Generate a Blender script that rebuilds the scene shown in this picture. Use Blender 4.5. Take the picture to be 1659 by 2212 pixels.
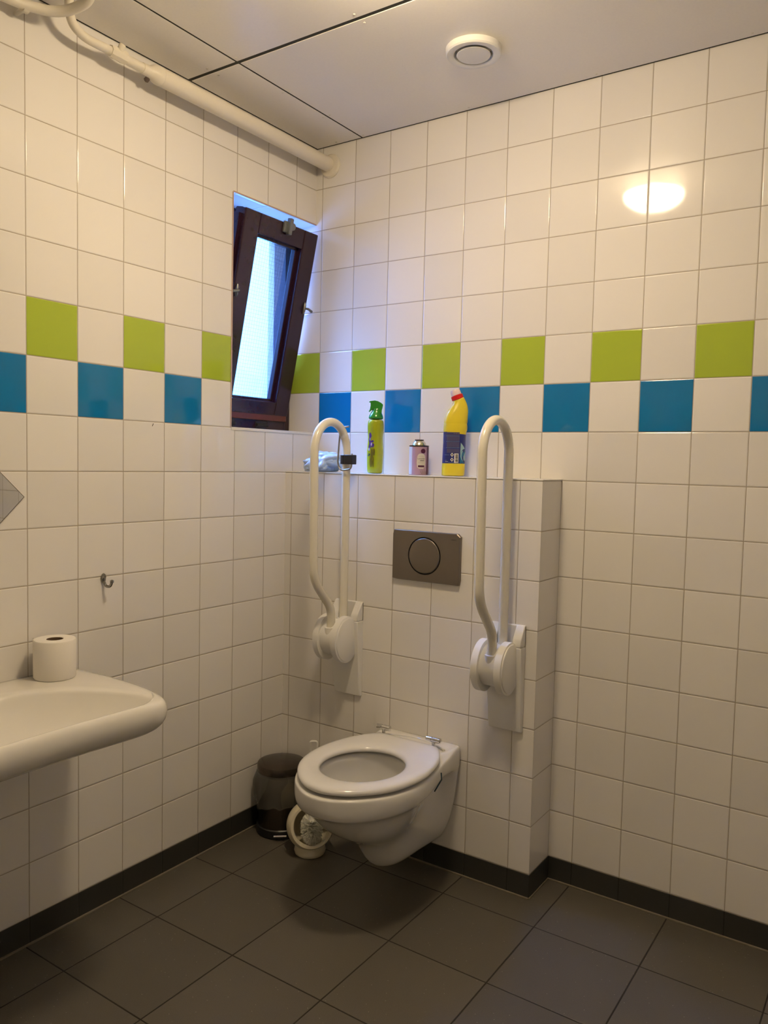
import bpy, bmesh, math, random
from mathutils import Vector, Matrix, noise
random.seed(7)
for o in list(bpy.data.objects): bpy.data.objects.remove(o)
SC = bpy.context.scene; COL = SC.collection
PI = math.pi; P = 0.15; Z0 = 1.425            # wall tile pitch; height of the joint under the blue row
AX = 0.02956; BY = -0.26231                    # tile joint offsets on the back and left wall
CEIL = 2.472; FX = 0.1745; FY = -0.2765        # ceiling height; floor joint offsets

# ------------------------------------------------------------------ camera, light, exposure
cd = bpy.data.cameras.new('camera'); cam = bpy.data.objects.new('camera', cd); COL.objects.link(cam)
cd.sensor_fit = 'HORIZONTAL'; cd.sensor_width = 36; cd.lens = 1706.149/1659*36; cd.clip_start = 0.02; cd.clip_end = 100
Rw = ((0.827156263, 0.561510851, 0.022761374), (0.054260229, -0.039485653, -0.997745815), (-0.559346354, 0.826526737, -0.063128513))
M = Matrix(((Rw[0][0], -Rw[1][0], -Rw[2][0], 1.9213965), (Rw[0][1], -Rw[1][1], -Rw[2][1], -2.3419936), (Rw[0][2], -Rw[1][2], -Rw[2][2], 1.3204181), (0, 0, 0, 1)))
cam.matrix_world = M; SC.camera = cam
w = bpy.data.worlds.new('daylight'); SC.world = w; w.use_nodes = True
nt = w.node_tree; bg = nt.nodes['Background']; tcw = nt.nodes.new('ShaderNodeTexCoord'); spw = nt.nodes.new('ShaderNodeSeparateXYZ')
mrw = nt.nodes.new('ShaderNodeMapRange'); mrw.interpolation_type = 'SMOOTHSTEP'; mrw.inputs['From Min'].default_value = 0.42; mrw.inputs['From Max'].default_value = 0.75
mxw = nt.nodes.new('ShaderNodeMix'); mxw.data_type = 'RGBA'                    # paler sky at the horizon, strong blue sky overhead
mxw.inputs[6].default_value = (1.5, 3.6, 11.0, 1); mxw.inputs[7].default_value = (26.0, 40.0, 92.0, 1)
nt.links.new(tcw.outputs['Generated'], spw.inputs[0]); nt.links.new(spw.outputs['Z'], mrw.inputs['Value']); nt.links.new(mrw.outputs['Result'], mxw.inputs[0]); nt.links.new(mxw.outputs[2], bg.inputs['Color'])
bg.inputs['Strength'].default_value = 1.0
LAMP = ((1.0, 0.785, 0.505, 1), 109.0)            # ceiling lamp colour, strength
SC.view_settings.view_transform = 'Standard'; SC.view_settings.look = 'None'
SC.view_settings.gamma = 1; SC.view_settings.use_curve_mapping = False; SC.view_settings.exposure = 0.0

# ------------------------------------------------------------------ materials
def mat(name, col, rough=0.4, metal=0.0, coat=0.0, emit=None, spec=0.5, bump=None, var=0.0, sss=0):
    m = bpy.data.materials.new(name); m.use_nodes = True; nt = m.node_tree; N = nt.nodes; L = nt.links
    b = N['Principled BSDF']
    b.inputs['Base Color'].default_value = (*col, 1); b.inputs['Roughness'].default_value = rough
    b.inputs['Metallic'].default_value = metal; b.inputs['Coat Weight'].default_value = coat
    b.inputs['Coat Roughness'].default_value = 0.06; b.inputs['Specular IOR Level'].default_value = spec
    if emit: b.inputs['Emission Color'].default_value = emit[0]; b.inputs['Emission Strength'].default_value = emit[1]
    tc = N.new('ShaderNodeTexCoord'); nz = N.new('ShaderNodeTexNoise'); L.new(tc.outputs['Object'], nz.inputs['Vector'])
    nz.inputs['Scale'].default_value = bump[0] if bump else 30.0
    if bump:
        bp = N.new('ShaderNodeBump'); bp.inputs['Strength'].default_value = bump[1]; bp.inputs['Distance'].default_value = bump[2]
        L.new(nz.outputs['Fac'], bp.inputs['Height']); L.new(bp.outputs['Normal'], b.inputs['Normal'])
    # a slight unevenness of tone so nothing is one flat colour
    hs = N.new('ShaderNodeHueSaturation'); hs.inputs['Color'].default_value = (*col, 1)
    mr = N.new('ShaderNodeMapRange'); mr.inputs['To Min'].default_value = 1-var-0.02; mr.inputs['To Max'].default_value = 1+var+0.02
    L.new(nz.outputs['Fac'], mr.inputs['Value']); L.new(mr.outputs['Result'], hs.inputs['Value']); L.new(hs.outputs['Color'], b.inputs['Base Color'])
    return m

class G:                                        # tiny helper to write node maths
    def __init__(s, m): s.nt = m.node_tree; s.N = s.nt.nodes; s.L = s.nt.links
    def m(s, op, a, b=None, c=None):
        n = s.N.new('ShaderNodeMath'); n.operation = op
        for i, v in enumerate((a, b, c)):
            if v is None: continue
            if isinstance(v, (int, float)): n.inputs[i].default_value = v
            else: s.L.new(v, n.inputs[i])
        return n.outputs[0]
    def ss(s, v, a, b, lo=0.0, hi=1.0):
        n = s.N.new('ShaderNodeMapRange'); n.interpolation_type = 'SMOOTHSTEP'; s.L.new(v, n.inputs['Value'])
        n.inputs['From Min'].default_value = a; n.inputs['From Max'].default_value = b
        n.inputs['To Min'].default_value = lo; n.inputs['To Max'].default_value = hi; return n.outputs['Result']
    def mix(s, f, a, b):
        n = s.N.new('ShaderNodeMix'); n.data_type = 'RGBA'
        if isinstance(f, (int, float)): n.inputs[0].default_value = f
        else: s.L.new(f, n.inputs[0])
        for i, v in ((6, a), (7, b)):
            if isinstance(v, tuple): n.inputs[i].default_value = (*v, 1)
            else: s.L.new(v, n.inputs[i])
        return n.outputs[2]

def tile_mat(name, ua, uoff, va='Z', voff=Z0, pitch=P, accent=None, base=(0.84, 0.81, 0.77), grout=(0.40, 0.345, 0.275),
             jw=0.0011, rough=0.06, bevel=0.003, floor=False):
    m = bpy.data.materials.new(name); m.use_nodes = True; g = G(m); b = g.N['Principled BSDF']
    geo = g.N.new('ShaderNodeNewGeometry'); sp = g.N.new('ShaderNodeSeparateXYZ'); g.L.new(geo.outputs['Position'], sp.inputs[0])
    u = g.m('DIVIDE', g.m('SUBTRACT', sp.outputs[ua], uoff), pitch); v = g.m('DIVIDE', g.m('SUBTRACT', sp.outputs[va], voff), pitch)
    fu = g.m('FRACT', u); fv = g.m('FRACT', v); iu = g.m('FLOOR', u); iv = g.m('FLOOR', v)
    d = g.m('MULTIPLY', g.m('MINIMUM', g.m('SUBTRACT', 0.5, g.m('ABSOLUTE', g.m('SUBTRACT', fu, 0.5))),
                            g.m('SUBTRACT', 0.5, g.m('ABSOLUTE', g.m('SUBTRACT', fv, 0.5)))), pitch)
    tile = g.ss(d, jw*0.75, jw*1.25)
    cv = g.N.new('ShaderNodeCombineXYZ'); g.L.new(iu, cv.inputs[0]); g.L.new(iv, cv.inputs[1])
    wn = g.N.new('ShaderNodeTexWhiteNoise'); wn.noise_dimensions = '3D'; g.L.new(cv.outputs[0], wn.inputs['Vector'])
    ws = g.N.new('ShaderNodeSeparateColor'); g.L.new(wn.outputs['Color'], ws.inputs[0])
    col = base
    hs = g.N.new('ShaderNodeHueSaturation'); hs.inputs['Color'].default_value = (*base, 1)
    g.L.new(g.ss(ws.outputs[0], 0, 1, 0.96 if not floor else 0.9, 1.03 if not floor else 1.1), hs.inputs['Value']); col = hs.outputs['Color']
    if accent:
        gp, bp_ = accent
        odd = g.m('ABSOLUTE', g.m('MODULO', iu, 2.0))
        isg = g.m('MULTIPLY', g.m('COMPARE', iv, 1.0, 0.1), g.m('COMPARE', odd, float(gp), 0.1))
        isb = g.m('MULTIPLY', g.m('COMPARE', iv, 0.0, 0.1), g.m('COMPARE', odd, float(bp_), 0.1))
        col = g.mix(isg, col, (0.39, 0.50, 0.045)); col = g.mix(isb, col, (0.006, 0.17, 0.41))
    if floor:
        no = g.N.new('ShaderNodeTexNoise'); no.inputs['Scale'].default_value = 700; no.inputs['Detail'].default_value = 2
        g.L.new(geo.outputs['Position'], no.inputs['Vector']); col = g.mix(g.ss(no.outputs['Fac'], 0.35, 0.65, 0, 0.35), col, (0.05, 0.04, 0.03))
        vo = g.N.new('ShaderNodeTexVoronoi'); vo.inputs['Scale'].default_value = 55; g.L.new(geo.outputs['Position'], vo.inputs['Vector'])
        col = g.mix(g.ss(vo.outputs['Distance'], 0.04, 0.075, 0.55, 0.0), col, (0.5, 0.47, 0.42))
    col = g.mix(tile, grout, col)
    g.L.new(col, b.inputs['Base Color'])
    g.L.new(g.ss(tile, 0, 1, 0.85, rough), b.inputs['Roughness'])
    h = g.ss(d, jw*0.6, jw*0.6+bevel)
    tilt = g.m('ADD', g.m('MULTIPLY', g.m('SUBTRACT', ws.outputs[1], 0.5), fu), g.m('MULTIPLY', g.m('SUBTRACT', ws.outputs[2], 0.5), fv))
    nz = g.N.new('ShaderNodeTexNoise'); nz.inputs['Scale'].default_value = 260 if floor else 9; nz.inputs['Detail'].default_value = 1
    g.L.new(geo.outputs['Position'], nz.inputs['Vector'])
    h = g.m('ADD', h, g.m('MULTIPLY', tilt, 0.45 if not floor else 0.3)); h = g.m('ADD', h, g.m('MULTIPLY', nz.outputs['Fac'], 0.25 if floor else 0.5))
    bp = g.N.new('ShaderNodeBump'); bp.inputs['Strength'].default_value = 1.0; bp.inputs['Distance'].default_value = 0.0008
    g.L.new(h, bp.inputs['Height']); g.L.new(bp.outputs['Normal'], b.inputs['Normal'])
    return m

M_back = tile_mat('white_tile_back', 'X', AX, accent=(1, 0)); M_left = tile_mat('white_tile_left', 'Y', BY, accent=(0, 1))
M_side = tile_mat('white_tile_pier', 'Y', -0.15); M_soff = tile_mat('white_tile_soffit', 'Y', BY, 'X', 0.0)
M_floor = tile_mat('dark_floor_tile', 'X', FX, 'Y', FY, 0.3, base=(0.115, 0.104, 0.084), grout=(0.016, 0.013, 0.009), jw=0.0019, rough=0.42, bevel=0.002, floor=True)
M_skirt = tile_mat('grey_skirting', 'X', AX, 'Z', -0.07, base=(0.035, 0.034, 0.030), grout=(0.015, 0.013, 0.01), rough=0.4)
M_skirt_l = tile_mat('grey_skirting_left', 'Y', BY, 'Z', -0.07, base=(0.035, 0.034, 0.030), grout=(0.015, 0.013, 0.01), rough=0.4)
M_seal = mat('beige_sealant', (0.20, 0.17, 0.125), 0.6, bump=(60, 0.4, 0.002), var=0.2)
M_ceil = mat('ceiling_panel', (0.90, 0.86, 0.79), 0.30, bump=(140, 0.15, 0.0006), var=0.01)
M_void = mat('dark_gap', (0.035, 0.034, 0.024), 0.8)
M_screw = mat('painted_screw', (0.78, 0.74, 0.66), 0.4)
M_porc = mat('glazed_porcelain', (0.80, 0.785, 0.755), 0.07, coat=0.5)
M_seat = mat('white_seat_plastic', (0.82, 0.81, 0.80), 0.13, coat=0.2)
M_sink = mat('washbasin_ceramic', (0.80, 0.77, 0.71), 0.10, coat=0.4)
M_chrome = mat('chrome', (0.72, 0.72, 0.73), 0.12, 1.0)
M_steel = mat('brushed_steel', (0.46, 0.43, 0.40), 0.34, 1.0, bump=(300, 0.1, 0.0003))
M_plate = mat('brushed_steel_plate', (0.235, 0.205, 0.175), 0.36, 1.0, bump=(300, 0.1, 0.0003))
M_steelw = mat('wire_steel', (0.42, 0.40, 0.37), 0.3, 1.0)
M_dchr = mat('dark_chrome', (0.30, 0.29, 0.27), 0.15, 1.0)
M_steeld = mat('dark_steel', (0.12, 0.10, 0.085), 0.25, 1.0)
M_rail = mat('cream_coated_tube', (0.78, 0.74, 0.64), 0.22, coat=0.3)
M_railp = mat('white_nylon', (0.80, 0.785, 0.75), 0.36, bump=(500, 0.08, 0.0003))
M_pipe = mat('white_pipe_paint', (0.80, 0.74, 0.62), 0.33, bump=(35, 0.25, 0.002))
M_black = mat('black_plastic', (0.012, 0.012, 0.014), 0.35)
M_wood = mat('dark_red_window_paint', (0.026, 0.009, 0.020), 0.22, bump=(40, 0.12, 0.001), var=0.1)
M_gunm = mat('dull_window_metal', (0.24, 0.25, 0.25), 0.4, 0.9)
M_paper = mat('toilet_paper', (0.84, 0.80, 0.73), 0.9, bump=(400, 0.35, 0.0008))
M_card = mat('cardboard_core', (0.16, 0.10, 0.06), 0.9)
M_bris = mat('white_bristles', (0.90, 0.89, 0.80), 0.5)
M_hold = mat('ivory_plastic', (0.74, 0.68, 0.52), 0.35, bump=(20, 0.1, 0.001))
M_green = mat('green_plastic', (0.02, 0.24, 0.02), 0.22, coat=0.3)
M_lime = mat('lime_green_wrap', (0.35, 0.40, 0.01), 0.22, coat=0.3, var=0.05)
M_purp = mat('purple_print', (0.06, 0.02, 0.16), 0.35); M_lil = mat('pale_lilac_print', (0.5, 0.42, 0.6), 0.35)
M_brn = mat('brown_green_print', (0.13, 0.12, 0.01), 0.35); M_leafd = mat('dark_green_print', (0.01, 0.06, 0.03), 0.35)
M_mauve = mat('mauve_can_paint', (0.42, 0.27, 0.36), 0.28, coat=0.3); M_silver = mat('silver_tin', (0.75, 0.72, 0.6), 0.2, 1.0)
M_plum = mat('plum_print', (0.09, 0.015, 0.05), 0.35); M_cream = mat('cream_print', (0.66, 0.60, 0.47), 0.4)
M_ink = mat('black_ink', (0.015, 0.012, 0.012), 0.5); M_silv2 = mat('pale_silver_print', (0.6, 0.62, 0.68), 0.3)
M_yel = mat('yellow_plastic', (0.74, 0.60, 0.03), 0.28, coat=0.2); M_red = mat('red_plastic', (0.65, 0.01, 0.01), 0.3)
M_navy = mat('navy_label', (0.012, 0.02, 0.17), 0.3, coat=0.2); M_navyl = mat('greyed_navy_print', (0.07, 0.065, 0.16), 0.35)
M_lblue = mat('pale_blue_print', (0.28, 0.45, 0.5), 0.35); M_teal = mat('teal_print', (0.01, 0.14, 0.3), 0.35)
M_white = mat('white_print', (0.8, 0.78, 0.75), 0.4); M_clear = mat('clear_cap', (0.78, 0.62, 0.62), 0.15)
M_bag = mat('pale_blue_packet', (0.45, 0.58, 0.80), 0.32, coat=0.3, bump=(60, 0.3, 0.003), var=0.15)
M_bandb = mat('blue_packet_print', (0.06, 0.12, 0.42), 0.4)
M_out = mat('outer_masonry', (0.25, 0.22, 0.22), 0.8, bump=(40, 0.4, 0.004))
M_mirror = mat('mirror_silver', (0.86, 0.88, 0.90), 0.01, 1.0)
M_lamp = mat('lamp_glass', (0.9, 0.9, 0.9), 0.3, emit=LAMP)
M_hall = mat('hall_plaster', (0.62, 0.58, 0.5), 0.8)
M_water = mat('bowl_water', (0.10, 0.10, 0.10), 0.02, spec=0.8)
def thin_film(name, tint, gl, wires=False, milk=0):
    m = bpy.data.materials.new(name); m.use_nodes = True; g = G(m); N = g.N; N.remove(N['Principled BSDF'])
    tr = N.new('ShaderNodeBsdfTransparent'); tr.inputs[0].default_value = (*tint, 1); go = N.new('ShaderNodeBsdfGlossy'); go.inputs['Roughness'].default_value = 0.08
    mx = N.new('ShaderNodeMixShader'); fr = N.new('ShaderNodeFresnel'); fr.inputs[0].default_value = gl
    g.L.new(fr.outputs[0], mx.inputs[0]); g.L.new(tr.outputs[0], mx.inputs[1]); g.L.new(go.outputs[0], mx.inputs[2]); out = mx.outputs[0]
    if milk:
        df = N.new('ShaderNodeBsdfDiffuse'); df.inputs[0].default_value = (0.8, 0.78, 0.7, 1); m2 = N.new('ShaderNodeMixShader'); m2.inputs[0].default_value = milk
        g.L.new(out, m2.inputs[1]); g.L.new(df.outputs[0], m2.inputs[2]); out = m2.outputs[0]
    if wires:                                   # fine square wire mesh cast into the glass
        tc = N.new('ShaderNodeTexCoord'); sp = N.new('ShaderNodeSeparateXYZ'); g.L.new(tc.outputs['Object'], sp.inputs[0])
        a = g.m('ABSOLUTE', g.m('SUBTRACT', g.m('FRACT', g.m('DIVIDE', sp.outputs['Y'], 0.0125)), 0.5))
        b = g.m('ABSOLUTE', g.m('SUBTRACT', g.m('FRACT', g.m('DIVIDE', sp.outputs['Z'], 0.0125)), 0.5))
        msk = g.ss(g.m('MAXIMUM', a, b), 0.462, 0.480)
        df = N.new('ShaderNodeBsdfDiffuse'); df.inputs[0].default_value = (0.05, 0.06, 0.07, 1)
        m2 = N.new('ShaderNodeMixShader'); g.L.new(g.m('MULTIPLY', msk, 0.32), m2.inputs[0]); g.L.new(out, m2.inputs[1]); g.L.new(df.outputs[0], m2.inputs[2]); out = m2.outputs[0]
    g.L.new(out, N['Material Output'].inputs[0]); return m
M_pane = thin_film('wired_glass', (0.82, 0.95, 0.98), 1.35, True); M_film = thin_film('clear_bin_liner', (0.82, 0.80, 0.74), 1.65, milk=0.10)

# ------------------------------------------------------------------ geometry helpers
ORG = {}
def thing(name, label=None, cat=None, loc=(0, 0, 0), group=None, kind=None):
    o = bpy.data.objects.new(name, None); COL.objects.link(o); o.location = loc; o.empty_display_size = 0.05
    ORG[o.name] = Vector(loc); tag(o, label, cat, group, kind); return o
def tag(o, label=None, cat=None, group=None, kind=None):
    if label: o['label'] = label
    if cat: o['category'] = cat
    if group: o['group'] = group
    if kind: o['kind'] = kind
    return o
def obj(name, vf, m, parent=None, org=None, smooth=True, bevel=0, sub=0, seg=2, angle=0.6):
    v, f = vf[0], vf[1]; mi = vf[2] if len(vf) > 2 else None
    og = ORG[parent.name] if parent else Vector(org or (0, 0, 0))
    me = bpy.data.meshes.new(name); me.from_pydata([tuple(Vector(p)-og) for p in v], [], f); me.validate()
    bm = bmesh.new(); bm.from_mesh(me); bmesh.ops.recalc_face_normals(bm, faces=bm.faces) if mi is None else None; bm.to_mesh(me); bm.free()
    for x in (m if isinstance(m, list) else [m]): me.materials.append(x)
    if mi: 
        for p, k in zip(me.polygons, mi): p.material_index = k
    for p in me.polygons: p.use_smooth = smooth
    o = bpy.data.objects.new(name, me); COL.objects.link(o)
    if parent: o.parent = parent
    else: o.location = og
    ORG[o.name] = og
    if bevel:
        b = o.modifiers.new('b', 'BEVEL'); b.width = bevel; b.segments = seg; b.limit_method = 'ANGLE'; b.angle_limit = 0.7
    if sub:
        s = o.modifiers.new('s', 'SUBSURF'); s.levels = sub; s.render_levels = sub
    if smooth and not sub:
        try: me.set_sharp_from_angle(angle=angle)
        except Exception: pass
    return o
def join(*vfs):
    V, F = [], []
    for v, f in vfs:
        n = len(V); V += [tuple(p) for p in v]; F += [tuple(i+n for i in q) for q in f]
    return V, F
def box(x0, y0, z0, x1, y1, z1):
    v = [(x0, y0, z0), (x1, y0, z0), (x1, y1, z0), (x0, y1, z0), (x0, y0, z1), (x1, y0, z1), (x1, y1, z1), (x0, y1, z1)]
    return v, [(0, 3, 2, 1), (4, 5, 6, 7), (0, 1, 5, 4), (1, 2, 6, 5), (2, 3, 7, 6), (3, 0, 4, 7)]
def loft(rings, cap0=True, cap1=True, closed=True):
    n = len(rings[0]); V = [tuple(p) for r in rings for p in r]; F = []
    for i in range(len(rings)-1):
        for j in range(n if closed else n-1):
            a = i*n+j; b = i*n+(j+1) % n; F.append((a, b, b+n, a+n))
    if cap0: F.append(tuple(range(n-1, -1, -1)))
    if cap1: F.append(tuple(range((len(rings)-1)*n, len(rings)*n)))
    return V, F
def frame(d):
    d = Vector(d).normalized(); a = Vector((0, 0, 1)) if abs(d.z) < 0.95 else Vector((1, 0, 0))
    x = a.cross(d).normalized(); return x, d.cross(x), d
def lathe(prof, c=(0, 0, 0), d=(0, 0, 1), n=48, cap0=True, cap1=True):
    x, y, z = frame(d); c = Vector(c)
    return loft([[c+z*t+(x*math.cos(2*PI*k/n)+y*math.sin(2*PI*k/n))*max(r, 1e-5) for k in range(n)] for t, r in prof], cap0, cap1)
def fillet(pts, r, seg=7):
    pts = [Vector(p) for p in pts]; out = [pts[0]]
    for i in range(1, len(pts)-1):
        a, b, c = pts[i-1], pts[i], pts[i+1]; rr = min(r if isinstance(r, (int, float)) else r[i-1], (a-b).length*0.49, (c-b).length*0.49)
        p, q = b+(a-b).normalized()*rr, b+(c-b).normalized()*rr
        for k in range(seg+1):
            t = k/seg; out.append(p*(1-t)**2+b*2*t*(1-t)+q*t*t)
    out.append(pts[-1]); return out
def tube(pts, r, n=16, cyc=False):
    pts = [Vector(p) for p in pts]; m = len(pts); rings = []; prev = None
    for i, p in enumerate(pts):
        if cyc: t = (pts[(i+1) % m]-pts[i-1])
        else: t = (pts[min(i+1, m-1)]-pts[max(i-1, 0)])
        t.normalize()
        if prev is None: prev = frame(t)[0]
        x = (prev-t*prev.dot(t)).normalized(); prev = x; y = t.cross(x); rr = r[i] if isinstance(r, (list, tuple)) else r
        rings.append([p+(x*math.cos(2*PI*k/n)+y*math.sin(2*PI*k/n))*rr for k in range(n)])
    if cyc: rings.append(rings[0]); return loft(rings, False, False)
    return loft(rings)
def prism(poly, fn, t0, t1):                    # extrude a 2-D outline; fn(a, b, t) -> 3-D
    n = len(poly); V = [fn(a, b, t0) for a, b in poly]+[fn(a, b, t1) for a, b in poly]
    return V, [tuple(range(n)), tuple(range(2*n-1, n-1, -1))]+[(i, (i+1) % n, (i+1) % n+n, i+n) for i in range(n)]
def cr(pts, n):                                 # Catmull-Rom through 2-D points, n samples by arc length
    P_ = [Vector((*p, 0)) if len(p) == 2 else Vector(p) for p in pts]; out = []
    for i in range(len(P_)-1):
        a, b, c, d = P_[max(i-1, 0)], P_[i], P_[i+1], P_[min(i+2, len(P_)-1)]
        for k in range(12):
            t = k/12; out.append(0.5*((2*b)+(c-a)*t+(2*a-5*b+4*c-d)*t*t+(3*b-a-3*c+d)*t**3))
    out.append(P_[-1]); L = [0]
    for i in range(1, len(out)): L.append(L[-1]+(out[i]-out[i-1]).length)
    res = []; j = 0
    for k in range(n):
        s = L[-1]*k/(n-1)
        while j < len(L)-2 and L[j+1] < s: j += 1
        t = (s-L[j])/max(L[j+1]-L[j], 1e-9); res.append(out[j].lerp(out[j+1], min(max(t, 0), 1)))
    return res
def text_vf(s, size):
    c = bpy.data.curves.new('t', 'FONT'); c.body = s; c.size = size; c.align_x = 'CENTER'; c.align_y = 'CENTER'; c.resolution_u = 2
    o = bpy.data.objects.new('t', c); COL.objects.link(o); bpy.context.view_layer.update()
    me = bpy.data.meshes.new_from_object(o.evaluated_get(bpy.context.evaluated_depsgraph_get()))
    V = [tuple(v.co) for v in me.vertices]; F = [tuple(p.vertices) for p in me.polygons]
    bpy.data.objects.remove(o); bpy.data.curves.remove(c); return V, F
def copy_tree(root, d):
    r = root.copy(); COL.objects.link(r); r.location = root.location+Vector(d)
    for ch in list(root.children):
        c = ch.copy(); COL.objects.link(c); c.parent = r
        for g_ in ch.children:
            q = g_.copy(); COL.objects.link(q); q.parent = c
    return r

# ------------------------------------------------------------------ the room
XR, YF = 2.35, -2.75                            # right wall, front wall
def struct(name, vf, m, **k): o = obj(name, vf, m, smooth=False, **k); o['kind'] = 'structure'; return o
struct('floor', box(-0.1, -2.85, -0.1, 3.7, 0.05, 0.0), M_floor)
struct('wall_back', box(-0.19, 0.0, 0.0, 3.7, 0.12, 2.52), M_back)
struct('wall_outside', box(-0.235, 0.0, 0.0, -0.19, 0.12, 2.52), M_out)
# left wall, with the window opening tight against the back wall
yo, z1, z2, xo = -0.43, Z0, 2.197, -0.235
v, f = join(box(xo, -2.85, 0, 0, 0, z1), box(xo, -2.85, z1, 0, yo, z2), box(xo, -2.85, z2, 0, 0, 2.52))
mi = []
for i, q in enumerate(f):
    ps = [Vector(v[k]) for k in q]; n = (ps[1]-ps[0]).cross(ps[2]-ps[0]).normalized()
    mi.append(1 if abs(n.z) > .5 else (2 if abs(n.y) > .5 else 0))
M_jamb = tile_mat('white_tile_jamb', 'X', 0.0)
struct('wall_left', (v, f, mi), [M_left, M_soff, M_jamb])
struct('wall_right', join(box(XR, -1.72, 0, XR+0.1, 0, 2.52), box(XR, -2.85, 2.08, XR+0.1, -1.72, 2.52)), tile_mat('white_tile_right', 'Y', BY, accent=(1, 0)))
struct('wall_front', box(-0.1, YF-0.1, 0, 3.7, YF, 2.52), tile_mat('white_tile_front', 'X', AX, accent=(0, 1)))
struct('wall_hall', join(box(3.6, -2.85, 0, 3.7, 0, 2.52), box(XR+0.1, -1.2, 0, 3.7, -1.1, 2.52)), M_hall)
# boxed-in pier carrying toilet, cistern and rails
BX = 1.001
v, f = box(0, -0.15, 0, BX, 0, 1.275)
struct('wall_boxing', (v, f, [0, 0, 0, 1, 0, 1]), [M_back, M_side])
M_edge = mat('white_glazed_edge', (0.80, 0.77, 0.72), 0.15)
struct('trim_1', join(box(0.0, -0.152, 1.2755, BX+0.002, 0, 1.2795)), M_edge, bevel=0.0008)
struct('trim_2', box(-0.2, yo, z1-0.0085, 0.0025, -0.0005, z1+0.0015), M_edge, bevel=0.001)
struct('trim_3', join(box(-0.002, yo-0.004, z1, 0.0018, yo+0.001, z2), box(-0.002, yo, z2-0.001, 0.0018, 0, z2+0.004)), mat('pinkish_edge', (0.5, 0.36, 0.3), 0.4))
# skirting tiles with a line of sealant
def skirt(name, x0, y0, x1, y1, m, seal): 
    o = struct(name, box(x0, y0, 0.0, x1, y1, 0.075), m, bevel=0.001)
    s = obj('sealant', box(*seal), M_seal, o, smooth=False, bevel=0.001); return o
skirt('baseboard_left', 0, YF, 0.002, -0.15, M_skirt_l, (0, YF, 0, 0.007, -0.15, 0.005))
skirt('baseboard_boxing', 0.002, -0.152, BX+0.002, -0.15, M_skirt, (0.002, -0.157, 0, BX+0.002, -0.15, 0.005))
skirt('baseboard_pier', BX, -0.15, BX+0.002, 0, M_side and mat('grey_skirting_plain', (0.035, 0.034, 0.030), 0.4), (BX, -0.152, 0, BX+0.005, 0, 0.004))
skirt('baseboard_back', BX+0.002, -0.002, XR, 0, M_skirt, (BX+0.002, -0.007, 0, XR, 0, 0.005))
skirt('baseboard_right', XR-0.002, -1.72, XR, -0.002, M_skirt_l, (XR-0.007, -1.72, 0, XR, -0.002, 0.005))
# ceiling: dark void, panels with joints shaded by dark strips, screws
ceil = struct('ceiling', box(-0.1, -2.85, 2.50, 3.7, 0.05, 2.60), M_void)
xs = [(0.007, 0.2065), (0.2135, XR-0.004)]; ys = [(-0.6195, -0.007), (-1.852, -0.633), (YF, -1.865)]
def screw(x, y, pn): obj('screw', lathe([(-0.0018, 0.002), (-0.0012, 0.0034), (0.0, 0.0036)], (x, y, CEIL), n=12), M_screw, pn)
for x0, x1 in xs:
    for y0, y1 in ys:
        pn = obj('ceiling_panel', box(x0, y0, CEIL, x1, y1, CEIL+0.008), M_ceil, ceil, smooth=False, bevel=0.001)
        nx = max(1, round((x1-x0)/0.4)); 
        for i in range(nx+1):
            for yy in (y0+0.016, y1-0.016):
                xx = x0+0.012+(x1-x0-0.024)*i/nx if x1-x0 > 0.3 else (x0+x1)/2
                screw(xx, yy, pn)
        for i in range(1, 3):
            yy = y0+(y1-y0)*i/3 if i else 0
            for xx in (x0+0.01, x1-0.01): screw(xx, yy, pn)
for q_ in (box(0.203, YF, CEIL+0.0012, 0.217, 0, CEIL+0.02), box(0.0, -0.636, CEIL+0.0016, XR, -0.6165, CEIL+0.021), box(0.0, -1.868, CEIL+0.0016, XR, -1.849, CEIL+0.021),
           box(0.0, -0.010, CEIL+0.0013, XR, 0, CEIL+0.02), box(0.0, YF, CEIL+0.0013, 0.010, 0, CEIL+0.02)): obj('gap_shade_strip', q_, M_void, ceil, smooth=False)  # dark strips laid over the open gaps, colour standing in for their shade
obj('hall_panel', box(XR+0.1, YF, CEIL, 3.6, -1.2, CEIL+0.01), M_ceil, ceil, smooth=False)

# ------------------------------------------------------------------ ceiling lamp
lp = thing('ceiling_lamp', 'round glowing ceiling lamp, seen as a bright reflection high in the back wall tiles', 'lamp', (0.965, -0.97, CEIL))
obj('base', lathe([(0, 0.062), (-0.004, 0.064), (-0.030, 0.064), (-0.038, 0.060)], (0.965, -0.97, CEIL)), M_railp, lp)
obj('lamp_shade', lathe([(-0.034, 0.062), (-0.036, 0.095), (-0.041, 0.106), (-0.046, 0.108)]+[(-0.046-0.058*math.sin(a*PI/2/10)**0.9, 0.108*math.cos(a*PI/2/10)**1.15) for a in range(1, 11)], (0.965, -0.97, CEIL), n=48), M_lamp, lp)

# ------------------------------------------------------------------ air vent in the ceiling
vc = (0.829, -0.335, CEIL)
vt = thing('ceiling_vent', 'round white air vent with a central disc on the ceiling', 'vent', vc)
obj('vent_ring', lathe([(0, 0.078), (-0.014, 0.0775), (-0.018, 0.074), (-0.019, 0.062), (-0.016, 0.055), (-0.006, 0.050), (0, 0.049)], vc, n=64, cap0=False, cap1=False), M_railp, vt)
obj('vent_disc', lathe([(-0.004, 0.012), (-0.012, 0.040), (-0.0165, 0.0475), (-0.0185, 0.046), (-0.019, 0.040), (-0.019, 0)], vc, n=64), M_railp, vt)

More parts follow.
